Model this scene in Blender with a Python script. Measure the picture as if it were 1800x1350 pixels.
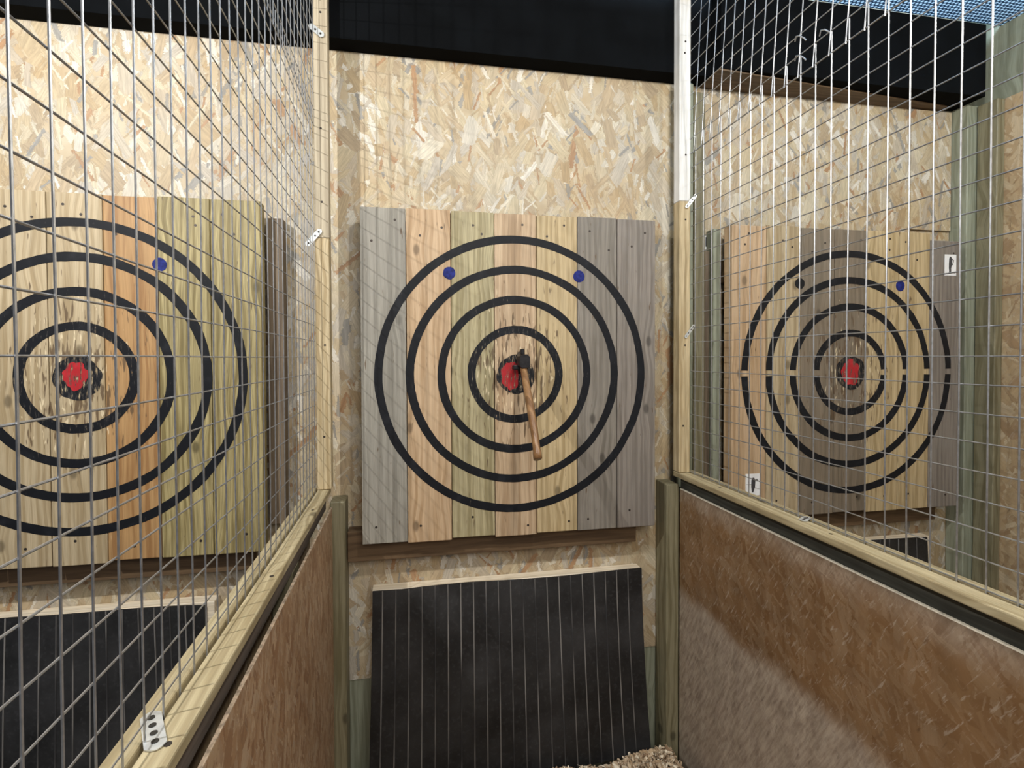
import bpy, bmesh, math, random
from mathutils import Vector, Matrix, noise
random.seed(11)
S = bpy.context.scene
for o in list(bpy.data.objects): bpy.data.objects.remove(o)
COL = S.collection

# ------------------------------------------------------------ camera
CAM = Vector((-0.3648, -1.6452, 1.58))
YAW, PITCH, ROLL, F, CX, CY = 0.17376, -0.0165, -0.0039, 869.5, 868.05, 642.1
cd = bpy.data.cameras.new('camera'); cam = bpy.data.objects.new('camera', cd); COL.objects.link(cam)
fw = Vector((math.sin(YAW)*math.cos(PITCH), math.cos(YAW)*math.cos(PITCH), math.sin(PITCH)))
r0 = Vector((math.cos(YAW), -math.sin(YAW), 0)); u0 = r0.cross(fw)
rr = r0*math.cos(ROLL)+u0*math.sin(ROLL); uu = -r0*math.sin(ROLL)+u0*math.cos(ROLL)
M = Matrix((rr, uu, -fw)).transposed().to_4x4(); M.translation = CAM
cam.matrix_world = M
cd.sensor_fit = 'HORIZONTAL'; cd.sensor_width = 36; cd.lens = F/1800*36
cd.shift_x = (900-CX)/1800; cd.shift_y = -(675-CY)/1800; cd.clip_start = .02
S.camera = cam

# ------------------------------------------------------------ light and exposure
S.view_settings.view_transform = 'Standard'; S.view_settings.look = 'None'
S.view_settings.gamma = 1; S.view_settings.use_curve_mapping = False
S.view_settings.exposure = 0.0
W = bpy.data.worlds.new('world'); S.world = W; W.use_nodes = True
W.node_tree.nodes['Background'].inputs[0].default_value = (.62, .72, .9, 1)
W.node_tree.nodes['Background'].inputs[1].default_value = .095
def area(name, loc, target, size, power, col, sy=None):
    l = bpy.data.lights.new(name, 'AREA'); l.energy = power; l.color = col
    l.shape = 'RECTANGLE'; l.size = size; l.size_y = sy or size
    o = bpy.data.objects.new(name, l); COL.objects.link(o); o.location = loc
    o.rotation_euler = (Vector(target)-Vector(loc)).to_track_quat('-Z', 'Y').to_euler()
    return o
def bulb(name, loc, power, col, r):
    l = bpy.data.lights.new(name, 'POINT'); l.energy = power; l.color = col; l.shadow_soft_size = r
    o = bpy.data.objects.new(name, l); COL.objects.link(o); o.location = loc
bulb('lane_lamp_left', (-1.60, -1.25, 2.64), 112, (1, .98, .94), .014)
bulb('lane_lamp_centre', (.12, -1.3, 2.70), 44, (1, .965, .89), .06)
bulb('lane_lamp_right', (1.45, -1.25, 2.70), 31, (1, .95, .85), .05)
area('frontal_fill', (-.1, -3.0, 2.7), (.1, .1, 1.4), 1.2, 38, (1, .94, .86))  # added fill behind the camera, brightens the lower panels
area('roof_light_above_lining', (1.2, -.7, 3.35), (1.2, -.7, 2.9), 1.6, 60, (.55, .78, 1), .8)

# ------------------------------------------------------------ node helpers
class NT:
    def __init__(s, m):
        m.use_nodes = True; s.t = m.node_tree; s.n = s.t.nodes; s.l = s.t.links
    def new(s, t, **k):
        n = s.n.new(t)
        for a, b in k.items(): setattr(n, a, b)
        return n
    def put(s, sock, v):
        if isinstance(v, bpy.types.NodeSocket): s.l.new(v, sock)
        elif v is not None: sock.default_value = v
    def math(s, op, a, b=None, c=None, clamp=False):
        n = s.new('ShaderNodeMath', operation=op, use_clamp=clamp)
        s.put(n.inputs[0], a); s.put(n.inputs[1], b)
        if c is not None: s.put(n.inputs[2], c)
        return n.outputs[0]
    def vec(s, op, a, b=None, sc=None):
        n = s.new('ShaderNodeVectorMath', operation=op)
        s.put(n.inputs[0], a); s.put(n.inputs[1], b)
        if sc is not None: s.put(n.inputs['Scale'], sc)
        return n.outputs['Value'] if op in ('LENGTH', 'DISTANCE', 'DOT_PRODUCT') else n.outputs[0]
    def xyz(s, v):
        n = s.new('ShaderNodeSeparateXYZ'); s.put(n.inputs[0], v); return n.outputs
    def comb(s, x, y, z=0.0):
        n = s.new('ShaderNodeCombineXYZ'); s.put(n.inputs[0], x); s.put(n.inputs[1], y); s.put(n.inputs[2], z); return n.outputs[0]
    def noise(s, v, sc, det=2, rough=.5, dist=0):
        n = s.new('ShaderNodeTexNoise', noise_dimensions='3D'); s.put(n.inputs['Vector'], v)
        n.inputs['Scale'].default_value = sc; n.inputs['Detail'].default_value = det
        n.inputs['Roughness'].default_value = rough; n.inputs['Distortion'].default_value = dist
        return n.outputs
    def voro(s, v, sc, dim='2D', rnd=1.0, feat='F1'):
        n = s.new('ShaderNodeTexVoronoi', voronoi_dimensions=dim, feature=feat); s.put(n.inputs['Vector'], v)
        n.inputs['Scale'].default_value = sc; n.inputs['Randomness'].default_value = rnd
        return n.outputs
    def step(s, v, a, b, lo=0.0, hi=1.0):
        n = s.new('ShaderNodeMapRange', interpolation_type='SMOOTHSTEP'); s.put(n.inputs[0], v)
        s.put(n.inputs[1], a); s.put(n.inputs[2], b); n.inputs[3].default_value = lo; n.inputs[4].default_value = hi
        return n.outputs[0]
    def ramp(s, v, stops, const=False):
        n = s.new('ShaderNodeValToRGB'); s.put(n.inputs[0], v); e = n.color_ramp.elements
        if const: n.color_ramp.interpolation = 'CONSTANT'
        while len(e) < len(stops): e.new(.5)
        for i, (p, c) in enumerate(stops): e[i].position = p; e[i].color = (*c, 1)
        return n.outputs[0]
    def mix(s, f, a, b, mode='MIX'):
        n = s.new('ShaderNodeMix', data_type='RGBA', blend_type=mode); s.put(n.inputs[0], f)
        for i, v in ((6, a), (7, b)):
            if isinstance(v, tuple): v = (*v[:3], 1)
            s.put(n.inputs[i], v)
        return n.outputs[2]
    def bump(s, h, st=.3, d=.002):
        n = s.new('ShaderNodeBump'); s.put(n.inputs['Height'], h); n.inputs['Strength'].default_value = st
        n.inputs['Distance'].default_value = d; return n.outputs[0]
    @property
    def bsdf(s): return s.n['Principled BSDF']
    def coord(s):
        return s.new('ShaderNodeTexCoord').outputs['Object']

def osb(name, axes, pal, layers=8, scale=17, contrast=1.0, seed=0, spread=2.4, dull=None, bandz=None, rough=.55, aniso=1.0, lean=0.0, wmul=1.0):
    """oriented strand board: layers of rotated random strands"""
    m = bpy.data.materials.new(name); t = NT(m)
    p = t.xyz(t.coord()); a = p[axes[0]]; b = p[axes[1]]
    uv = t.comb(a, b)
    jag = t.noise(uv, 60, 2)['Fac']; jag2 = t.noise(uv, 240, 1)['Fac']
    jj = t.math('ADD', t.math('MULTIPLY', t.math('SUBTRACT', jag, .5), .16), t.math('MULTIPLY', t.math('SUBTRACT', jag2, .5), .12))
    col = t.ramp(t.noise(uv, 14, 4)['Fac'], [(.3, pal[0]), (.7, pal[1])])
    n = len(pal)
    for i in range(layers):
        q = t.vec('ADD', uv, (seed+i*3.17, i*1.71+seed*.7, 0))
        sc = scale*(1+.22*math.sin(i*2.3)) * (1.75 if i in (2, 4, 6) else (1.3 if i == 7 else 1))
        v = t.voro(q, sc)
        c = t.new('ShaderNodeSeparateColor'); t.put(c.inputs[0], v['Color'])
        r1, r2, r3 = c.outputs
        d = t.vec('SUBTRACT', q, v['Position'])
        ang = t.math('ADD', t.math('MULTIPLY', t.math('SUBTRACT', r1, .5), spread), lean)
        vr = t.new('ShaderNodeVectorRotate', rotation_type='Z_AXIS'); t.put(vr.inputs['Vector'], d); t.put(vr.inputs['Angle'], ang)
        uw = t.xyz(t.vec('SCALE', vr.outputs[0], None, sc))
        r4 = t.math('FRACT', t.math('MULTIPLY', r2, 7.31)); r5 = t.math('FRACT', t.math('MULTIPLY', r3, 9.77))
        wid = t.math('MULTIPLY_ADD', t.math('MULTIPLY', r4, r4), .24*wmul, .06*wmul); ln = t.math('MULTIPLY_ADD', r5, .45, .45)
        au = t.math('ADD', t.math('ABSOLUTE', uw[0]), jj)
        aw = t.math('ADD', t.math('ABSOLUTE', uw[1]), t.math('MULTIPLY', jj, 2.2))
        eu = t.math('SUBTRACT', wid, au); ew = t.math('SUBTRACT', ln, aw)
        e = t.math('MINIMUM', eu, ew)
        mask = t.step(e, 0.0, .03)
        edge = t.step(e, .0, .04, .66, 1.0)  # thin shadow line painted along each strand's edge
        st = [(k/n, pal[k]) for k in range(n)]
        fc = t.ramp(r2, st, const=True)
        g = t.noise(t.comb(t.math('MULTIPLY', uw[0], 9), t.math('MULTIPLY', uw[1], .8), t.math('MULTIPLY', r3, 40)), 2.2, 3, .6)['Fac']
        gg = t.math('MULTIPLY', t.step(g, .25, .75, 1-.26*contrast, 1+.12*contrast), edge)
        fc = t.mix(1.0, fc, t.comb(gg, gg, gg), 'MULTIPLY')
        col = t.mix(mask, col, fc)
    if not dull:   # broad warm and cool drifts in the sheet
        big = t.noise(uv, 2.6, 3)['Fac']
        col = t.mix(t.step(big, .45, .68, 0, .35), col, t.mix(1.0, col, (.92, .74, .5), 'MULTIPLY'))
    if dull:   # dulled, dirty sheet: strands fade into a brown film; streaked grey below bandz and partly near the top
        f, dc = dull
        big = t.noise(uv, 3.5, 3)['Fac']
        film = t.mix(t.step(big, .35, .65), dc, tuple(x*.82 for x in dc))
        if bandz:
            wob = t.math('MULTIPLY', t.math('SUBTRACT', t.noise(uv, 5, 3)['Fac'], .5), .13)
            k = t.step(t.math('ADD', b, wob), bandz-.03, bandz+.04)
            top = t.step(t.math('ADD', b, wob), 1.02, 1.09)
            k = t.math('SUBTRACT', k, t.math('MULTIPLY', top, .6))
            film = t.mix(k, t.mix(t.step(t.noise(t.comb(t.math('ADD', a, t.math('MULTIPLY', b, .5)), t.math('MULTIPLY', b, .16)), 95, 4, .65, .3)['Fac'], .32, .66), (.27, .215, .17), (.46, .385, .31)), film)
        col = t.mix(f, col, film)
        # pale scratches
        sc2 = t.noise(t.comb(t.math('MULTIPLY', t.math('ADD', a, t.math('MULTIPLY', b, .55)), 1.0), t.math('MULTIPLY', b, .22)), 95, 3, .7, .4)['Fac']
        col = t.mix(t.step(sc2, .56, .70, 0, .6), col, (.42, .34, .26))
        sc3 = t.noise(t.comb(t.math('ADD', a, t.math('MULTIPLY', b, .4)), t.math('MULTIPLY', b, .3)), 60, 2, .6, .3)['Fac']
        col = t.mix(t.step(sc3, .64, .78, 0, .5), col, (.06, .03, .015))
    t.put(t.bsdf.inputs['Base Color'], col); t.bsdf.inputs['Roughness'].default_value = rough
    bw = t.new('ShaderNodeRGBToBW'); t.put(bw.inputs[0], col)
    t.put(t.bsdf.inputs['Normal'], t.bump(bw.outputs[0], .35, .002))
    return m

PALE = [(0.425, 0.331, 0.209), (0.51, 0.435, 0.311), (0.612, 0.561, 0.454), (0.451, 0.357, 0.236), (0.391, 0.309, 0.205), (0.527, 0.47, 0.365), (0.468, 0.383, 0.254), (0.646, 0.609, 0.534), (0.425, 0.326, 0.196), (0.289, 0.278, 0.254), (0.51, 0.435, 0.298), (0.383, 0.235, 0.129), (0.459, 0.413, 0.343), (0.561, 0.496, 0.365), (0.476, 0.413, 0.32), (0.544, 0.505, 0.427)]
BROWN = [(.52, .40, .27), (.16, .08, .035), (.25, .15, .075), (.35, .24, .14), (.28, .17, .09), (.4, .3, .19), (.2, .11, .055), (.33, .24, .16), (.3, .19, .1), (.45, .36, .25)]
TAN = [(.40, .28, .15), (.52, .40, .24), (.36, .24, .12), (.6, .48, .31), (.46, .33, .18), (.32, .2, .1), (.52, .38, .21), (.64, .53, .36)]

def wood(name, c1, c2, seed=0.0, axis=2, grey=0.0, wear=None, rough=.6, streak=1.0, knots=True, fine=1.0):
    """sawn softwood, grain along `axis`"""
    m = bpy.data.materials.new(name); t = NT(m)
    co = t.vec('ADD', t.coord(), (seed, seed*1.3, seed*.7)); p = t.xyz(co)
    o = [i for i in (0, 1, 2) if i != axis]
    L = p[axis]; A = t.math('ADD', p[o[0]], t.math('MULTIPLY', p[o[1]], .6))
    warp = t.noise(t.comb(t.math('MULTIPLY', A, 2), t.math('MULTIPLY', L, 1.1), seed), 3, 2)['Fac']
    A2 = t.math('ADD', A, t.math('MULTIPLY', t.math('SUBTRACT', warp, .5), .022))
    kn = None
    if knots:
        kv = t.voro(t.comb(t.math('MULTIPLY', A, 1.6), t.math('MULTIPLY', L, .9), 0.0), 3.1)
        kd = kv['Distance']
        krs = t.new('ShaderNodeSeparateColor'); t.put(krs.inputs[0], kv['Color'])
        kn = t.math('MULTIPLY', t.step(kd, .028, .07, 1, 0), t.step(krs.outputs[0], .45, .55))
        A2 = t.math('ADD', A2, t.math('MULTIPLY', t.step(kd, .0, .3, 1, 0), .012))
    g1 = t.noise(t.comb(t.math('MULTIPLY', A2, 60), t.math('MULTIPLY', L, 2.2), seed), 1, 4, .62)['Fac']
    g2 = t.noise(t.comb(t.math('MULTIPLY', A2, 330*fine), t.math('MULTIPLY', L, 9), seed), 1, 2)['Fac']
    bands = t.math('SINE', t.math('MULTIPLY', A2, 330))
    f = t.math('ADD', t.math('MULTIPLY', g1, 1.0), t.math('MULTIPLY', bands, .07*streak))
    col = t.ramp(f, [(.40, c2), (.56, c1)])
    col = t.mix(t.step(g2, .35, .7, .34*streak, 0), col, tuple(x*.5 for x in c2))
    g3 = t.noise(t.comb(t.math('MULTIPLY', A2, 130), t.math('MULTIPLY', L, 1.6), seed+2), 1, 3, .6)['Fac']
    col = t.mix(t.step(g3, .60, .72, 0, .55*min(1, streak)), col, tuple(x*.5 for x in c2))
    g4 = t.noise(t.comb(t.math('MULTIPLY', A2, 90), t.math('MULTIPLY', L, 1.2), seed+6), 1, 3, .6)['Fac']
    col = t.mix(t.step(g4, .60, .75, 0, .35), col, tuple(min(.9, x*1.3) for x in c1))
    bl = t.noise(t.comb(t.math('MULTIPLY', A, 6), t.math('MULTIPLY', L, 3), seed+4), 1, 3)['Fac']
    col = t.mix(t.step(bl, .5, .75, 0, .38), col, tuple(x*.72 for x in c1))
    if grey: col = t.mix(t.step(t.noise(co, 5, 3)['Fac'], .35, .65, grey*.4, grey), col, (.215, .20, .175))
    if kn is not None:
        col = t.mix(t.math('MULTIPLY', kn, .75), col, tuple(x*.33 for x in c2))
    if wear:   # axe cuts around the bullseye: dark splits with pale torn edges
        wx, wz, wr = wear
        q = t.xyz(t.coord()); dx = t.math('SUBTRACT', q[0], wx); dz = t.math('MULTIPLY', t.math('SUBTRACT', q[2], wz), .75)
        R = t.math('SQRT', t.math('ADD', t.math('MULTIPLY', dx, dx), t.math('MULTIPLY', dz, dz)))
        fall = t.step(R, .03, wr, .16, -.02)
        w1 = t.noise(t.comb(t.math('MULTIPLY', q[0], 85), t.math('MULTIPLY', q[2], 13), 2.0), 1, 2, .6, .4)['Fac']
        w2 = t.noise(t.comb(t.math('MULTIPLY', q[0], 90), t.math('MULTIPLY', q[2], 18), 9.0), 1, 2, .6, .4)['Fac']
        col = t.mix(t.step(t.math('ADD', w2, fall), .735, .80, 0, .7), col, (.80, .68, .46))
        col = t.mix(t.step(t.math('ADD', w1, fall), .66, .74, 0, .85), col, (.10, .06, .03))
    t.put(t.bsdf.inputs['Base Color'], col); t.bsdf.inputs['Roughness'].default_value = rough
    t.put(t.bsdf.inputs['Normal'], t.bump(f, .25, .002))
    return m

def plain(name, col, rough=.6, metal=0.0, nz=0.0, nscale=30, bump=0.0, spec=.5):
    m = bpy.data.materials.new(name); t = NT(m)
    c = t.coord(); n = t.noise(c, nscale, 4)['Fac']
    k = t.step(n, .3, .7, 1-nz, 1+nz)
    t.put(t.bsdf.inputs['Base Color'], t.mix(1.0, tuple(col), t.comb(k, k, k), 'MULTIPLY'))
    t.bsdf.inputs['Roughness'].default_value = rough; t.bsdf.inputs['Metallic'].default_value = metal
    t.bsdf.inputs['Specular IOR Level'].default_value = spec
    if bump: t.put(t.bsdf.inputs['Normal'], t.bump(n, bump, .003))
    return m

def paint(name, col, chips=.66, rough=.6, cx=None, cz=None, spec=.22):
    """brushed paint with chips knocked out of it"""
    m = bpy.data.materials.new(name); t = NT(m); c = t.coord(); p = t.xyz(c)
    n = t.noise(t.comb(t.math('MULTIPLY', p[0], 150), p[1], t.math('MULTIPLY', p[2], 28)), 1, 3, .65)['Fac']
    if cx is not None:
        dx = t.math('SUBTRACT', p[0], cx); dz = t.math('SUBTRACT', p[2], cz)
        R = t.math('SQRT', t.math('ADD', t.math('MULTIPLY', dx, dx), t.math('MULTIPLY', dz, dz)))
        n = t.math('ADD', n, t.math('ADD', t.step(R, .08, .35, .05, -.06), t.step(R, .05, .09, .075, 0)))
    chip = t.step(n, chips, chips+.05)
    thin = t.noise(c, 22, 4)['Fac']
    cc = t.mix(t.step(thin, .5, .75, 0, .35), col, tuple(min(1, x*2.6+.012) for x in col))
    cc = t.mix(t.step(n, chips-.07, chips, 0, .5), cc, (.10, .09, .08))
    t.put(t.bsdf.inputs['Base Color'], cc); t.bsdf.inputs['Roughness'].default_value = rough
    t.bsdf.inputs['Specular IOR Level'].default_value = spec
    tr = t.new('ShaderNodeBsdfTransparent'); mx = t.new('ShaderNodeMixShader')
    t.put(mx.inputs[0], chip); t.l.new(t.bsdf.outputs[0], mx.inputs[1]); t.l.new(tr.outputs[0], mx.inputs[2])
    t.l.new(mx.outputs[0], t.n['Material Output'].inputs[0])
    return m

# ------------------------------------------------------------ mesh helpers
def new_obj(name, bm, mat, parent=None, smooth=False, kind=None):
    me = bpy.data.meshes.new(name); bmesh.ops.recalc_face_normals(bm, faces=bm.faces)
    if smooth:
        for f in bm.faces: f.smooth = True
    bm.to_mesh(me); bm.free()
    if mat: me.materials.append(mat)
    o = bpy.data.objects.new(name, me); COL.objects.link(o)
    if parent is not None:
        o.parent = parent
        o.matrix_parent_inverse = parent_inv(parent)
    if kind: o['kind'] = kind
    return o
def parent_inv(p):
    # parts carry world coordinates, so only the thing's own empty has an offset
    return Matrix.Translation(p.location).inverted() if p.parent is None else Matrix.Identity(4)
def thing(name, label, cat, loc, group=None):
    o = bpy.data.objects.new(name, None); COL.objects.link(o); o.location = loc; o.empty_display_size = .05
    return tag(o, label, cat, group)
def tag(o, label, cat=None, group=None):
    o['label'] = label
    if cat: o['category'] = cat
    if group: o['group'] = group
    return o
def bx(bm, x0, x1, y0, y1, z0, z1, bev=.0015, seg=1):
    b = bmesh.new()
    vs = [b.verts.new((x, y, z)) for x in (x0, x1) for y in (y0, y1) for z in (z0, z1)]
    for f in ((0, 1, 3, 2), (4, 6, 7, 5), (0, 4, 5, 1), (2, 3, 7, 6), (0, 2, 6, 4), (1, 5, 7, 3)): b.faces.new([vs[i] for i in f])
    bmesh.ops.recalc_face_normals(b, faces=b.faces)
    if bev: bmesh.ops.bevel(b, geom=list(b.edges), offset=bev, segments=seg, affect='EDGES', profile=.5)
    me = bpy.data.meshes.new('t'); b.to_mesh(me); b.free(); bm.from_mesh(me); bpy.data.meshes.remove(me)
    return bm
def box(name, x0, x1, y0, y1, z0, z1, mat, parent=None, bev=.0015, seg=1, kind=None):
    return new_obj(name, bx(bmesh.new(), x0, x1, y0, y1, z0, z1, bev, seg), mat, parent, kind=kind)
def tube(bm, pts, r, n=6, ry=None, cap=True):
    pts = [Vector(p) for p in pts]; rings = []
    for i, p in enumerate(pts):
        d = (pts[min(i+1, len(pts)-1)]-pts[max(i-1, 0)]).normalized()
        a = Vector((1, 0, 0)) if abs(d.x) < .8 else Vector((0, 1, 0))
        u = (a-d*a.dot(d)).normalized(); v = d.cross(u)
        rx = r[i] if isinstance(r, (list, tuple)) else r
        rv = (ry[i] if isinstance(ry, (list, tuple)) else ry) if ry is not None else rx
        rings.append([bm.verts.new(p+u*rx*math.cos(2*math.pi*k/n)+v*rv*math.sin(2*math.pi*k/n)) for k in range(n)])
    for A, B in zip(rings, rings[1:]):
        for k in range(n): bm.faces.new((A[k], A[(k+1) % n], B[(k+1) % n], B[k]))
    if cap: bm.faces.new(rings[0][::-1]); bm.faces.new(rings[-1])
    return bm
def disc(bm, c, axis, r, h, n=12):
    """short cylinder along axis (unit vector), centred at its base c"""
    c = Vector(c); a = Vector(axis); return tube(bm, [c, c+a*h], r, n)

# ------------------------------------------------------------ materials
M_osb_back = osb('osb_back', (0, 2), PALE, layers=8, scale=9.3, seed=1.3, spread=1.75, contrast=.9)
M_osb_side = osb('osb_side', (1, 2), TAN, layers=6, scale=14, seed=4.1, contrast=.7, dull=(.40, (.40, .29, .18)))
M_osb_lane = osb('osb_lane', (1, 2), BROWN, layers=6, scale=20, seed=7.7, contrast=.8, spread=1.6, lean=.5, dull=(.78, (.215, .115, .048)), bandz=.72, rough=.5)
M_osb_lane_l = osb('osb_lane_left', (1, 2), BROWN, layers=6, scale=20, seed=2.9, contrast=.8, spread=1.6, dull=(.38, (.46, .26, .14)), rough=.5)
M_osb_edge_left = plain('osb_worn_edge', (.48, .37, .27), .7, nz=.4, nscale=90)
M_osb_edge = plain('osb_cut_edge', (.88, .82, .68), .7, nz=.2, nscale=120)
M_stile = wood('pale_stile', (.58, .47, .29), (.40, .30, .16), 3.0)
M_stile_pale = wood('pale_grey_stile', (.50, .43, .31), (.36, .30, .21), 15.0, knots=False, streak=.6)
M_stile_white = wood('white_stile', (.74, .74, .73), (.58, .57, .54), 5.0, knots=False, streak=.5)
M_rail = wood('rail', (.50, .42, .26), (.34, .27, .15), 6.0, axis=1)
M_plate = wood('dark_plate', (.07, .072, .06), (.035, .036, .03), 8.0, axis=1, knots=False)
M_plate_left = wood('brown_plate', (.15, .12, .10), (.09, .07, .055), 18.0, axis=1, knots=False)
M_green = wood('treated_post', (.25, .225, .14), (.15, .13, .07), 2.0, streak=.7)
M_grey_green = wood('grey_treated', (.31, .33, .25), (.21, .22, .155), 9.0, streak=.6)
M_batten = wood('brown_batten', (.15, .095, .05), (.085, .05, .024), 12.0, axis=0, streak=.6)  # brown, darkened slightly for the shade under the target planks
M_batten_v = wood('brown_batten_upright', (.20, .15, .10), (.12, .085, .055), 13.0, streak=.6)
M_steel = plain('galvanised_wire', (.40, .41, .43), .36, .8, .15, 90)
M_strap = plain('galvanised_strap', (.70, .73, .74), .4, .6, .12, 60)
M_hole = plain('screw_hole', (.02, .017, .013), .7)
M_black = plain('black_soffit', (.0022, .0028, .0036), .95, spec=.1, nz=.25, nscale=9)
M_fabric = plain('black_underside', (.016, .016, .018), .8, nz=.3, nscale=60, bump=.2)

# ------------------------------------------------------------ the room shell
# back wall: OSB sheeting above, grey-green boarding at the foot
box('wall_back', -2.0, 2.0, .10, .118, .47, 3.0, M_osb_back, kind='structure', bev=0)
box('trim_1', -2.0, 2.0, .106, .118, 0, .47, M_grey_green, kind='structure', bev=0)
# right wall
box('wall_right', 1.985, 2.0, -2.6, .10, 0, 2.60, M_osb_side, kind='structure', bev=0)
box('trim_2', 1.985, 2.0, -2.6, .10, 2.60, 3.0, M_grey_green, kind='structure', bev=0)
# soffit over the targets
box('trim_3', -2.0, .749, .031, .0995, 2.612, 2.896, M_black, kind='structure', bev=.001)
box('trim_5', .75, 1.915, -.025, .0995, 2.612, 2.896, M_black, kind='structure', bev=.001)
# concrete floor
M_floor = plain('floor_concrete', (.16, .14, .12), .85, nz=.3, nscale=12, bump=.3)
box('floor', -2.0, 2.0, -2.6, .118, -.05, 0, M_floor, kind='structure', bev=0)
# ceiling: perforated pale-blue lining
def m_ceiling():
    m = bpy.data.materials.new('blue_lining'); t = NT(m); p = t.xyz(t.coord())
    a = t.math('MULTIPLY', p[0], 62); b = t.math('MULTIPLY', p[1], 74)
    row = t.math('FLOOR', b); fx = t.math('FRACT', t.math('ADD', a, t.math('MULTIPLY', row, .5)))
    fy = t.math('FRACT', b)
    dx = t.math('SUBTRACT', fx, .5); dy = t.math('SUBTRACT', fy, .5)
    d = t.math('SQRT', t.math('ADD', t.math('MULTIPLY', dx, dx), t.math('MULTIPLY', dy, dy)))
    k = t.step(d, .28, .46)
    col = t.mix(k, (.80, .90, .97), (.06, .12, .19))
    t.put(t.bsdf.inputs['Base Color'], col); t.bsdf.inputs['Roughness'].default_value = .4
    t.put(t.bsdf.inputs['Normal'], t.bump(t.math('SUBTRACT', 1.0, k), .8, .006))
    tl = t.new('ShaderNodeBsdfTranslucent'); t.put(tl.inputs[0], col); mx = t.new('ShaderNodeMixShader'); mx.inputs[0].default_value = .6
    t.l.new(t.bsdf.outputs[0], mx.inputs[1]); t.l.new(tl.outputs[0], mx.inputs[2]); t.l.new(mx.outputs[0], t.n['Material Output'].inputs[0])
    return m
bm = bmesh.new()
prof = [(.745, -.024, .0985), (1.84, .06, .0985)]
vs = [[bm.verts.new((x, y, z)) for x, y0_, y1_ in prof for y in (y0_, y1_)] for z in (2.6115, 2.606)]
for f in ((0, 1, 3, 2),): bm.faces.new([vs[0][i] for i in f]); bm.faces.new([vs[1][i] for i in f][::-1])
for a, b in ((0, 1), (1, 3), (3, 2), (2, 0)): bm.faces.new((vs[0][a], vs[0][b], vs[1][b], vs[1][a]))
new_obj('trim_4', bm, M_batten, kind='structure')
box('ceiling', -2.0, 1.985, -1.1, -.025, 2.897, 2.8985, m_ceiling(), kind='structure', bev=0)

# ------------------------------------------------------------ targets
PAINT = {}
def fleck(x, z, s=1.0):
    return noise.noise(Vector((x*9, 0, z*9)))*.0022*s + noise.noise(Vector((x*70, 3, z*70)))*.0011*s
def ring_bm(cx, cz, ri, ro, y0, y1, a0=0.0, a1=2*math.pi, seed=0):
    bm = bmesh.new(); n = max(24, int(180*(a1-a0)/(2*math.pi))); full = abs(a1-a0-2*math.pi) < 1e-6
    rows = []
    for i in range(n if full else n+1):
        a = a0+(a1-a0)*i/n; c, s = math.cos(a), math.sin(a); row = []
        for r, sg in ((ri, 1), (ro, 7)):
            q = r+fleck(c*r+seed+sg, s*r+seed*.3)
            row.append((cx+c*q, cz+s*q))
        rows.append([bm.verts.new((row[0][0], y0, row[0][1])), bm.verts.new((row[1][0], y0, row[1][1])),
                     bm.verts.new((row[1][0], y1, row[1][1])), bm.verts.new((row[0][0], y1, row[0][1]))])
    m = len(rows)
    for i in range(m if full else m-1):
        A, B = rows[i], rows[(i+1) % m]
        for k in range(4): bm.faces.new((A[k], A[(k+1) % 4], B[(k+1) % 4], B[k]))
    return bm
def blob_bm(cx, cz, r, y0, y1, amp=.08, seed=0, sx=1.0, sz=1.0, n=44):
    bm = bmesh.new(); A = []; B = []
    for i in range(n):
        a = 2*math.pi*i/n
        q = r*(1+amp*noise.noise(Vector((math.cos(a)*1.7+seed, math.sin(a)*1.7, seed)))*2+amp*.6*noise.noise(Vector((math.cos(a)*6+seed, math.sin(a)*6, 1))))
        x, z = cx+math.cos(a)*q*sx, cz+math.sin(a)*q*sz
        A.append(bm.verts.new((x, y0, z))); B.append(bm.verts.new((x, y1, z)))
    bm.faces.new(A); bm.faces.new(B[::-1])
    for i in range(n): bm.faces.new((A[i], A[(i+1) % n], B[(i+1) % n], B[i]))
    return bm
M_blue = plain('blue_paint', (.012, .02, .15), .6, nz=.4, nscale=80, spec=.2)
M_red = paint('red_paint', (.40, .022, .028), .575, .5)
M_screw = plain('dark_screw', (.05, .04, .035), .5, .5)
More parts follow.
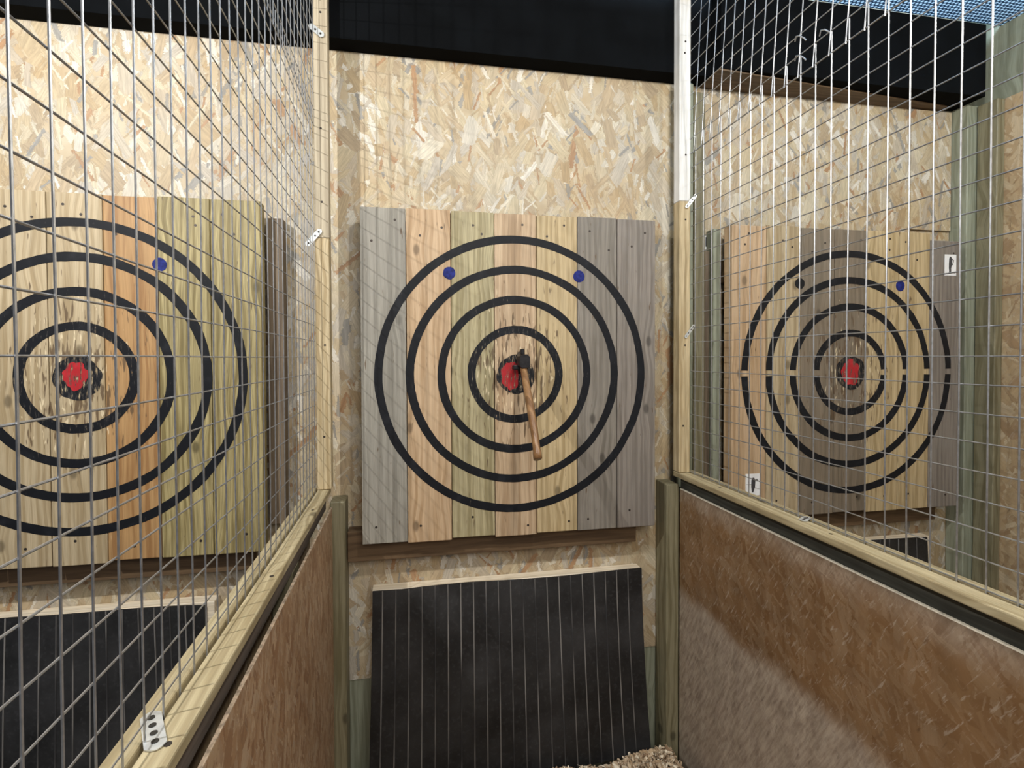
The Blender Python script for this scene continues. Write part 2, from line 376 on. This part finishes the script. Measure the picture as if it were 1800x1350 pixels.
def make_target(label, cx, cz, cols, seed, bull_label, gap=False, notch=False, dots=((-.225, .338), (.225, .338)), dot_blue=(True, True), red=(0, 0, .04, 1, 1), top=2.066, bot=.972):
    T = thing('axe_target', label, 'target', (cx, .1, bot), 'axe throwing targets on the back wall')
    w = 1.024/7
    M_ring = paint('ring_paint_%d' % seed, (.0075, .0085, .0115), .66, .6, cx, cz)
    scr = None
    for i, (c1, c2, gr, st, lab) in enumerate(cols):
        m = wood('plank_%d_%d' % (seed, i), c1, c2, seed*7.3+i*2.17, grey=gr, wear=(cx, cz, .30 if gr < .3 else .22), streak=st)
        dz = random.uniform(-.003, .003); tz = top+dz-(.03 if notch and i == 6 else 0)
        pl = box('plank', cx-.512+i*w+.0011, cx-.512+(i+1)*w-.0011, 0, .045, bot+random.uniform(-.004, .004), tz, m, T, .0022, 2)
        pl['label'] = lab
        for k in range(3):
            sx = cx-.512+(i+.5)*w+random.uniform(-.045, .045)
            sz = (tz-random.uniform(.02, .06), bot+random.uniform(.03, .07), tz-random.uniform(.06, .12))[k]
            sc = new_obj('screw', disc(bmesh.new(), (0, 0, 0), (0, -1, 0), .0042, .0008, 8), M_screw, None) if scr is None else scr.copy()
            if scr is None: scr = sc
            else: COL.objects.link(sc)
            sc.parent = pl; sc.matrix_parent_inverse = parent_inv(pl); sc.location = (sx, .0003, sz)
    for k, R in enumerate((.4572, .3556, .254, .1524)):
        ri, ro = R-.0140, R+.0125
        if gap:
            g = .011/R
            for a0 in (g, math.pi+g):
                new_obj('painted_ring', ring_bm(cx, cz, ri, ro, -.0007, .001, a0, a0+math.pi-2*g, seed+k), M_ring, T)
        else:
            new_obj('painted_ring', ring_bm(cx, cz, ri, ro, -.0007, .001, seed=seed+k), M_ring, T)
    b = new_obj('bullseye', blob_bm(cx, cz, .0655, -.0008, .001, .05, seed), M_ring, T); b['label'] = bull_label
    o = new_obj('bullseye_centre', blob_bm(cx+red[0], cz+red[1], red[2], -.0014, .0008, .16, seed+3, red[3], red[4]), M_red, T); o['label'] = 'worn red bullseye centre'
    for (dx, dz), bl in zip(dots, dot_blue):
        d = new_obj('painted_dot', blob_bm(cx+dx, cz+dz, .0205, -.0009, .001, .03, seed+dx), M_blue if bl else M_ring, T)
        d['label'] = 'dark blue round dot' if bl else 'black round dot'
    # horizontal battens that carry the planks
    box('batten', cx-.563, cx+.46, .0455, .0995, bot-.072, bot+.03, M_batten, T)
    box('batten', cx-.50, cx+.49, .0455, .0995, 1.86, 1.95, M_batten, T)
    return T
GREY1 = ((.36, .34, .29), (.22, .205, .17), .4, .8, 'weathered grey plank')
GREY2 = ((.26, .23, .195), (.15, .13, .105), .35, .8, 'weathered grey plank')
PURP = ((.27, .235, .205), (.16, .135, .115), .3, .8, 'weathered purplish grey plank')
PEACH = ((.56, .40, .25), (.40, .26, .14), 0, .6, 'peach coloured plank')
GREEN = ((.46, .40, .24), (.30, .25, .13), 0, 1.2, 'greenish tan plank')
PINK = ((.54, .40, .26), (.37, .25, .145), 0, .8, 'pinkish tan plank')
YEL = ((.55, .43, .25), (.38, .28, .14), 0, .8, 'yellowish tan plank')
ORANGE = ((.47, .28, .12), (.32, .165, .06), 0, .7, 'orange stained plank')
YGREEN = ((.47, .39, .19), (.24, .185, .07), 0, 1.6, 'yellow green grained plank')
PALEP = ((.52, .42, .27), (.36, .27, .15), 0, .8, 'pale tan plank')
DKB = ((.23, .18, .125), (.155, .12, .08), .25, .7, 'dark grey brown plank')
T_C = make_target('centre plank target with the axe stuck in its bullseye', 0, 1.521, (GREY1, PEACH, GREEN, PINK, YEL, GREY2, PURP), 1, 'black bullseye disc', red=(-.018, -.004, .042, .8, 1.05))
T_L = make_target('left plank target with an orange stained plank and chewed red bullseye', -1.3212, 1.5245, (PALEP, PEACH, PALEP, PALEP, ORANGE, YGREEN, YGREEN), 2, 'black bullseye disc', red=(-.004, .004, .036, .95, 1.05))
T_R = make_target('right plank target whose rings break at a horizontal gap', 1.3239, 1.5155, (PEACH, PALEP, DKB, DKB, YEL, YEL, PURP), 3, 'black bullseye disc', gap=True, notch=True, dot_blue=(False, True), red=(.0, .0, .040, .95, 1.2))

# ------------------------------------------------------------ throwing axe in the centre target
M_handle = wood('axe_handle_wood', (.36, .20, .09), (.22, .11, .045), 21.0, knots=False, rough=.35)
M_head = plain('dark_axe_steel', (.025, .024, .027), .42, .6, .3, 60)
A = thing('throwing_axe', 'throwing axe with brown wooden handle hanging from the centre bullseye', 'axe', (.012, -.03, 1.553))
p0 = Vector((.0125, -.036, 1.575)); p1 = Vector((.0135, -.235, 1.279))
d = (p1-p0)
pts = []; rx = []; ry = []
for i in range(22):
    s = i/21; pts.append(p0+d*s+Vector((0, -.010*math.sin(s*math.pi), -.004*math.sin(s*math.pi*2))))
    rx.append(.0098+.0022*math.sin(s*3.0)+(.0025 if s > .93 else 0)); ry.append(.0145+.002*s+(.0035 if s > .93 else 0))
bm = tube(bmesh.new(), pts, rx, 14, ry)
new_obj('handle', bm, M_handle, A, smooth=True)
# head: poll block, eye, flared blade whose bit is buried in the plank
bm = bmesh.new()
secs = [(-.082, .0165, .021, 1.566), (-.074, .018, .023, 1.566), (-.05, .0175, .021, 1.568), (-.03, .0165, .022, 1.567), (-.012, .010, .031, 1.563), (.008, .004, .043, 1.558), (.028, .0008, .052, 1.553)]
rows = []
for y, hx, hz, zc in secs:
    rows.append([bm.verts.new((.012+sx*hx*(.8 if abs(sz) > .9 else 1), y, zc+sz*hz)) for sx, sz in ((-1, -.7), (-1, .7), (-.7, 1), (.7, 1), (1, .7), (1, -.7), (.7, -1), (-.7, -1))])
for P, Q in zip(rows, rows[1:]):
    for k in range(8): bm.faces.new((P[k], P[(k+1) % 8], Q[(k+1) % 8], Q[k]))
bm.faces.new(rows[0]); bm.faces.new(rows[-1][::-1])
new_obj('axe_head', bm, M_head, A)
box('eye_plug', .0055, .0185, -.052, -.034, 1.5885, 1.606, M_head, A, .002)
# two side lugs of the collar below the eye
bm = bmesh.new(); bx(bm, -.020, .030, -.056, -.030, 1.538, 1.553, .003, 2)
new_obj('collar', bm, M_head, A)

# ------------------------------------------------------------ loose uprights on the back wall
tag(box('backing_strip', -.8075, -.757, .052, .0995, 1.04, 2.03, M_batten_v), 'dark brown upright strip behind the right edge of the left target', 'batten')
tag(box('backing_strip', .775, .806, .052, .0995, 1.03, 2.06, M_grey_green), 'grey green upright strip along the left edge of the right target', 'batten')
tag(box('backing_strip', .752, .772, .072, .0995, 1.05, 1.98, M_batten_v), 'thin dark strip beside the grey green strip, left of the right target', 'batten')
tag(box('wall_stud', .648, .687, .045, .0995, .02, 2.59, M_grey_green, bev=.003), 'grey green stud right behind the right mesh screen', 'post')
tag(box('wall_stud', .690, .735, .045, .0995, .02, 2.56, M_green, bev=.003), 'olive stud standing next to the grey green stud', 'post')
tag(box('corner_post', 1.905, 1.983, .03, .0995, .02, 2.605, M_grey_green, bev=.003), 'grey green post in the right corner against the back wall', 'post')
tag(box('corner_post', 1.947, 1.984, -.045, .027, .02, 2.60, M_green, bev=.003), 'narrow olive batten in front of the right corner post', 'post')
tag(box('osb_patch', 1.70, 1.90, .088, .0995, 2.105, 2.60, M_osb_back, bev=0), 'upright osb piece above the top right corner of the right target', 'board')

# ------------------------------------------------------------ rubber mats below the targets
def m_rubber():
    m = bpy.data.materials.new('ribbed_rubber'); t = NT(m); c = t.coord()
    n = t.noise(c, 4.5, 5, .6)['Fac']; n2 = t.noise(c, 90, 3)['Fac']
    col = t.ramp(n, [(.38, (.007, .007, .0075)), (.72, (.036, .036, .038))])
    col = t.mix(t.step(n2, .5, .8, 0, .4), col, (.06, .06, .065))
    t.put(t.bsdf.inputs['Base Color'], col); t.bsdf.inputs['Roughness'].default_value = .55
    t.put(t.bsdf.inputs['Normal'], t.bump(n2, .2, .001))
    return m
M_rub = m_rubber()
def m_ridge():
    m = bpy.data.materials.new('lit_rib'); t = NT(m); p = t.xyz(t.coord())  # ribs coloured paler in patches, as ridges catching light
    n = t.noise(t.comb(t.math('MULTIPLY', p[0], 14), t.math('MULTIPLY', p[2], 2.5)), 1, 3)['Fac']
    col = t.mix(t.step(n, .38, .62), (.035, .035, .038), (.22, .21, .20))
    t.put(t.bsdf.inputs['Base Color'], col); t.bsdf.inputs['Roughness'].default_value = .6
    return m
M_ridge = m_ridge()
def make_mat(label, x0, x1, ztl, ztr, y, zb, flare, seed):
    T = thing('rubber_mat', label, 'mat', ((x0+x1)/2, y, zb), 'rubber mats hanging under the targets')
    bm = bmesh.new(); nx, nz = 90, 30
    def P(s, v, off):
        zt = ztl+(ztr-ztl)*s + .004*math.sin(s*7+seed) - (.009*max(0, 1-abs(s-.1)/.25))
        x = x0+(x1-x0)*s + flare*(v**1.4)*(.5-s)*-2*.5 + .012*v*v*s
        z = zt+(zb-zt)*v
        yy = y-.030*v-.012*math.sin(v*math.pi)*math.sin(s*3+seed)-.007*math.sin(s*11+seed)*v - off
        return (x, yy, z)
    g = [[[bm.verts.new(P(i/nx, j/nz, o)) for j in range(nz+1)] for i in range(nx+1)] for o in (0, -.006)]
    for o in (0, 1):
        for i in range(nx):
            for j in range(nz):
                f = (g[o][i][j], g[o][i+1][j], g[o][i+1][j+1], g[o][i][j+1]); bm.faces.new(f if o == 0 else f[::-1])
    for i in range(nx):
        for j in (0, nz): bm.faces.new((g[0][i][j], g[0][i+1][j], g[1][i+1][j], g[1][i][j]))
    for j in range(nz):
        for i in (0, nx): bm.faces.new((g[0][i][j], g[0][i][j+1], g[1][i][j+1], g[1][i][j]))
    new_obj('sheet', bm, M_rub, T, smooth=False)
    n = int((x1-x0)/.0425)
    for k in range(n):
        s = (k+.75)/n
        if s > .985: continue
        bm = bmesh.new()
        tube(bm, [Vector(P(s, v/24, .0008)) for v in range(0, 25)], .0021, 6, .0016)
        new_obj('rib', bm, M_ridge, T)
    return T
M_ledge = wood('sawn_ledge', (.92, .82, .66), (.80, .68, .5), 31.0, axis=0, knots=False)
def ledge(label, x0, x1, z):
    tag(box('backing_board', x0, x1, .052, .0995, .12, z, M_ledge, bev=.002), label, 'board')
ledge('pale board behind the centre rubber mat, its sawn top edge showing', -.486, .488, .795)
ledge('pale board behind the left rubber mat, its sawn top edge showing', -1.81, -.975, .805)
ledge('pale board behind the right rubber mat, its sawn top edge showing', .86, 1.775, .828)
make_mat('black ribbed rubber mat hanging under the centre target', -.484, .482, .800, .797, .044, .125, .03, 0.4)
make_mat('black ribbed rubber mat hanging under the left target', -1.80, -1.0, .822, .797, .040, .125, .03, 1.9)
make_mat('black ribbed rubber mat hanging under the right target', .87, 1.745, .828, .832, .044, .125, .02, 3.1)

# ------------------------------------------------------------ lower partition walls, posts
def lower(side, label, matl):
    s = -1 if side == 'left' else 1
    T = thing('partition_wall', label, 'partition', (s*.64, -1.0, 0))
    def b(nm, xa, xb, *a, **k): return box(nm, min(s*xa, s*xb), max(s*xa, s*xb), *a, parent=T, **k)
    xp = .615 if s > 0 else .606
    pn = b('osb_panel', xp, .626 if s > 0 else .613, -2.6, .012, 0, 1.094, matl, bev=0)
    ed = b('panel_edge', xp, xp+(.0085 if s > 0 else .006), -2.6, .012, 1.0942, 1.0975, M_osb_edge if s > 0 else M_osb_edge_left, bev=.0008); ed['label'] = 'pale cut top edge'
    b('top_plate', .628, .673, -2.6, .03, 1.085, 1.140, M_plate if s > 0 else M_plate_left, bev=.002)
    for y in (-2.55, -1.8, -1.1, -.45): b('stud', .628, .673, y, y+.07, 0, 1.0845, M_green)
    p2 = b('outer_panel', .676, .687, -2.6, .012, 0, 1.12, M_osb_side, bev=0)
    return T
lower('left', 'low osb partition wall on the left of the centre lane', M_osb_lane_l)
lower('right', 'low osb partition wall on the right with a greyer lower half', M_osb_lane)
tag(box('short_post', -.614, -.566, .016, .0995, 0, 1.112, M_green, bev=.003, seg=2), 'short olive post at the far end of the left partition wall', 'post', 'short posts at the back of the centre lane')
tag(box('short_post', .566, .614, .016, .0995, 0, 1.112, M_green, bev=.003, seg=2), 'short olive post at the far end of the right partition wall', 'post', 'short posts at the back of the centre lane')

# ------------------------------------------------------------ mesh screens
def wire_sheet(xm, y0, y1, dy, z0, z1, dz, r, lean=0.0, xoff=0.0, seed=0, phase=0.0, inner=1):
    bm = bmesh.new()
    n = int((y1-y0)/dy+.5)
    def wob(a, b): return noise.noise(Vector((a*2.3+seed, b*2.3, seed)))*.0012
    for i in range(n+1):
        y = y0+i*dy
        if y > y1+1e-4: break
        pts = []
        for k in range(15):
            z = z0+(z1-z0)*k/14
            yy = y-lean*(z-z0)+wob(y*4, z)*1.6
            pts.append((xm+xoff+wob(y, z)+inner*r*.9, yy, z))
        tube(bm, pts, r, 6)
    z = z0+phase
    while z < z1:
        pts = [(xm+xoff+wob(y0+(y1-y0)*k/18, z)-inner*r*.9, y0-.02+(y1+.03-y0)*k/18, z+wob(z*7, k*.2)*.9) for k in range(19)]
        tube(bm, pts, r*.92, 6)
        z += dz
    return bm
def strap_bm(c, d, n, L, w, holes, th=.0012):
    """perforated strap: centre c, direction d, face normal n"""
    c, d, n = Vector(c), Vector(d).normalized(), Vector(n).normalized(); e = n.cross(d)
    bm = bmesh.new(); N = 24; A = []; B = []
    pts = [(-L/2, -w/2), (L/2, -w/2)] + [(L/2+w*.35*math.sin(t*math.pi/4), -w/2+w*t/4) for t in (1, 2, 3)] + [(L/2, w/2), (-L/2, w/2)] + [(-L/2-w*.35*math.sin(t*math.pi/4), w/2-w*t/4) for t in (1, 2, 3)]
    for a, b in pts:
        A.append(bm.verts.new(c+d*a+e*b+n*th)); B.append(bm.verts.new(c+d*a+e*b))
    bm.faces.new(A); bm.faces.new(B[::-1])
    for i in range(len(A)): bm.faces.new((A[i], A[(i+1) % len(A)], B[(i+1) % len(A)], B[i]))
    return bm
def strap(c, d, n, L, w, holes, T, label=None):
    o = new_obj('strap', strap_bm(c, d, n, L, w, holes), M_strap, T)
    if label: o['label'] = label
    cc, dd, nn = Vector(c), Vector(d).normalized(), Vector(n).normalized()
    for h in holes:
        new_obj('hole', tube(bmesh.new(), [cc+dd*h*L+nn*.0008, cc+dd*h*L+nn*.0019], w*.19, 10), M_hole, o)
    return o
def screen(side, label):
    s = -1 if side == 'left' else 1
    xm = s*(.650 if s < 0 else .643)
    T = thing('mesh_screen', label, 'mesh screen', (xm, -1.0, 1.12))
    def b(nm, xa, xb, *a, **k): return box(nm, min(s*xa, s*xb), max(s*xa, s*xb), *a, parent=T, **k)
    hi = .647 if s < 0 else .640; lo = hi-.043
    ra = b('rail', lo if s > 0 else lo+.007, hi, -2.6, .028, 1.141, 1.160, M_rail, bev=.003, seg=2)
    b('rail', hi+.0065, hi+.034, -2.6, .028, 1.1405, 1.160, M_rail, bev=.003, seg=2)
    zj = 2.135 if s > 0 else 1.957
    st = b('stile', lo, hi, -.012, .028, 1.161, zj, M_stile, bev=.002)
    su = b('stile', lo, hi, -.012, .028, zj+.0005, 2.89, M_stile_white if s > 0 else M_stile_pale, bev=.002)
    su['label'] = 'pale upper length of the stile' if s < 0 else 'whitish upper length of the stile'
    st2 = b('top_rail', lo, hi, -2.6, -.0125, 2.85, 2.89, M_rail, bev=.003, seg=2)
    for z in (1.33, 1.62, 2.07, 2.30, 2.66, 2.70):
        sc = new_obj('screw', disc(bmesh.new(), (s*(lo+.018+random.uniform(-.004, .006)), -.0118, z), (0, -1, 0), .0036, .0008, 8), M_screw, st if z < zj else su)
    for k in range(6):
        y = -2.4+k*.42
        new_obj('screw', disc(bmesh.new(), (s*(lo+.020), y+.08, 1.1597), (0, 0, 1), .0042, .0008, 8), M_screw, ra)
    dy = .0424 if s < 0 else .0473
    ya = -1.2255-27*dy if s < 0 else -.939-34*dy
    r = .00128 if s < 0 else .00155
    lo_sh = new_obj('wire_mesh', wire_sheet(xm, ya, -.02, dy, 1.142, 2.355, .0502 if s < 0 else .052, r, 0, 0, 3*s, phase=((1.783-1.142) % .0502) if s < 0 else (1.787-1.142) % .052, inner=-s), M_steel, T)
    lo_sh['label'] = 'lower sheet of welded wire mesh'
    up = new_obj('wire_mesh', wire_sheet(xm, ya+.006, -.02, dy, 2.300, 2.885, .052, r, (.09 if s > 0 else .0), s*-.004, 9*s, phase=.006, inner=-s), M_steel, T)
    up['label'] = 'upper sheet of welded wire mesh overlapping the lower one'
    return T, xm, lo, hi
TL, xl, lol, hil = screen('left', 'welded wire mesh screen above the left partition wall')
TR, xr, lor, hir = screen('right', 'welded wire mesh screen above the right partition wall')
# straps on the left screen
strap((-.650, -.0155, 1.957), (.028, 0, .032), (0, -1, 0), .058, .016, (-.42, .12, .40), TL)
strap((-.636, -.0155, 2.600), (.03, 0, -.022), (0, -1, 0), .042, .018, (-.1, .36), TL)
strap((-.649, -1.037, 1.1612), (.040, -.072, 0), (0, 0, 1), .058, .021, (-.40, -.14, .12, .38), TL, 'large perforated strap lying on the rail')
# straps on the right screen
strap((.640, -.0155, 2.135), (.03, 0, .036), (0, -1, 0), .056, .012, (-.42, -.15, .15, .42), TR)
strap((.636, -.0155, 1.67), (.03, 0, .038), (0, -1, 0), .052, .011, (-.42, -.15, .15, .42), TR)
strap((.640, -.538, 1.1612), (.03, .02, 0), (0, 0, 1), .034, .02, (-.36, 0, .36), TR)
# small wire ties on the upper sheet of the right screen
for y, z in ((-.512, 2.345), (-.590, 2.36), (-.512, 2.395)):
    bm = bmesh.new()
    tube(bm, [(xr-.006, y+.014, z+.004), (xr-.010, y+.006, z+.012), (xr-.009, y-.004, z+.008), (xr-.004, y-.014, z-.004), (xr-.002, y-.018, z-.012)], .0017, 6)
    o = new_obj('wire_tie', bm, M_steel, TR)

# ------------------------------------------------------------ cards pinned to the right target
M_card = plain('white_card', (.82, .83, .84), .6, nz=.04)
M_ink = plain('dark_ink', (.05, .05, .055), .6)
def card(label, cx, cz, w, h, y, fig, loc_group='small white cards by the right target'):
    T = thing('card', label, 'card', (cx, y, cz), loc_group)
    box('paper', cx-w/2, cx+w/2, y-.0012, y-.0002, cz-h/2, cz+h/2, M_card, T, 0)
    bm = bmesh.new()
    for pts, r in fig: tube(bm, [(cx+a*w, y-.0013, cz+b*h) for a, b in pts], [q*w for q in r], 8, .0004)
    new_obj('printed_figure', bm, M_ink, T)
card('white card with a dark upright figure, pinned to the last plank of the right target', 1.786, 1.942, .056, .084, 0,
     [([(-.02, .40), (0, .30), (.0, .05), (-.05, -.15), (-.03, -.30), (-.1, -.36)], [.06, .13, .15, .1, .09, .05]), ([(.15, .30), (.25, .22), (.22, .1)], [.03, .05, .03]), ([(-.4, -.38), (.4, -.38)], [.02, .02]), ([(-.02, .25), (.2, .0)], [.05, .03])])
card('white card with a spiky dark figure, at the lower left of the right target', .9045, 1.100, .062, .082, 0,
     [([(0, .32), (.02, .2), (0, -.1), (-.03, -.35)], [.06, .14, .13, .05]), ([(-.45, .02), (0, .02)], [.02, .03]), ([(0, -.1), (.45, -.22)], [.04, .02]), ([(.2, .24), (.3, .16)], [.05, .06])])
card('small white card with a black bar, above the strips left of the right target', .760, 2.018, .042, .052, .0995,
     [([(.34, .42), (.34, -.3)], [.07, .07])])

# ------------------------------------------------------------ wood chips on the floor
M_chip = bpy.data.materials.new('wood_chips'); t = NT(M_chip)
g = t.new('ShaderNodeNewGeometry'); cc = t.ramp(g.outputs['Random Per Island'], [(0, (.22, .13, .07)), (.35, (.66, .52, .36)), (.6, (.38, .26, .15)), (1, (.9, .8, .63))])
t.put(t.bsdf.inputs['Base Color'], cc); t.bsdf.inputs['Roughness'].default_value = .75
bm = bmesh.new()
def heap(x, y): return .03+.095*max(0, min(1, (y+.75)/.55))+.03*noise.noise(Vector((x*5, y*5, 0)))+.035*max(0, (x-.15)/.4)*max(0, min(1, (y+.4)/.3))
# packed bed below the loose chips
gx, gy = 36, 30; G = [[bm.verts.new((-.562+1.124*i/gx, -1.3+1.285*j/gy, heap(-.562+1.124*i/gx, -1.3+1.285*j/gy)-.006)) for j in range(gy+1)] for i in range(gx+1)]
for i in range(gx):
    for j in range(gy): bm.faces.new((G[i][j], G[i+1][j], G[i+1][j+1], G[i][j+1]))
for _ in range(12000):
    x = random.uniform(-.555, .555); y = -.02-1.0*random.random()**2.2
    z = heap(x, y)+random.uniform(-.002, .016)
    L = random.uniform(.010, .034); w = random.uniform(.004, .011)
    R = Matrix.Rotation(random.uniform(0, 6.28), 3, 'Z') @ Matrix.Rotation(random.uniform(-.9, .9), 3, 'X') @ Matrix.Rotation(random.uniform(-.7, .7), 3, 'Y')
    cu = random.uniform(-.4, .4)*L; vs = []
    for k in range(4):
        a = (k/3-.5)*L
        for b in (-w/2, w/2): vs.append(bm.verts.new(Vector((x, y, z))+R @ Vector((a, b*(1 if k in (1, 2) else .6), cu*(1-(2*k/3-1)**2)))))
    for k in range(3): bm.faces.new((vs[2*k], vs[2*k+1], vs[2*k+3], vs[2*k+2]))
ch = new_obj('wood_chips', bm, M_chip, kind='stuff')
tag(ch, 'loose pale wood chips heaped on the floor under the centre mat', 'wood chips')
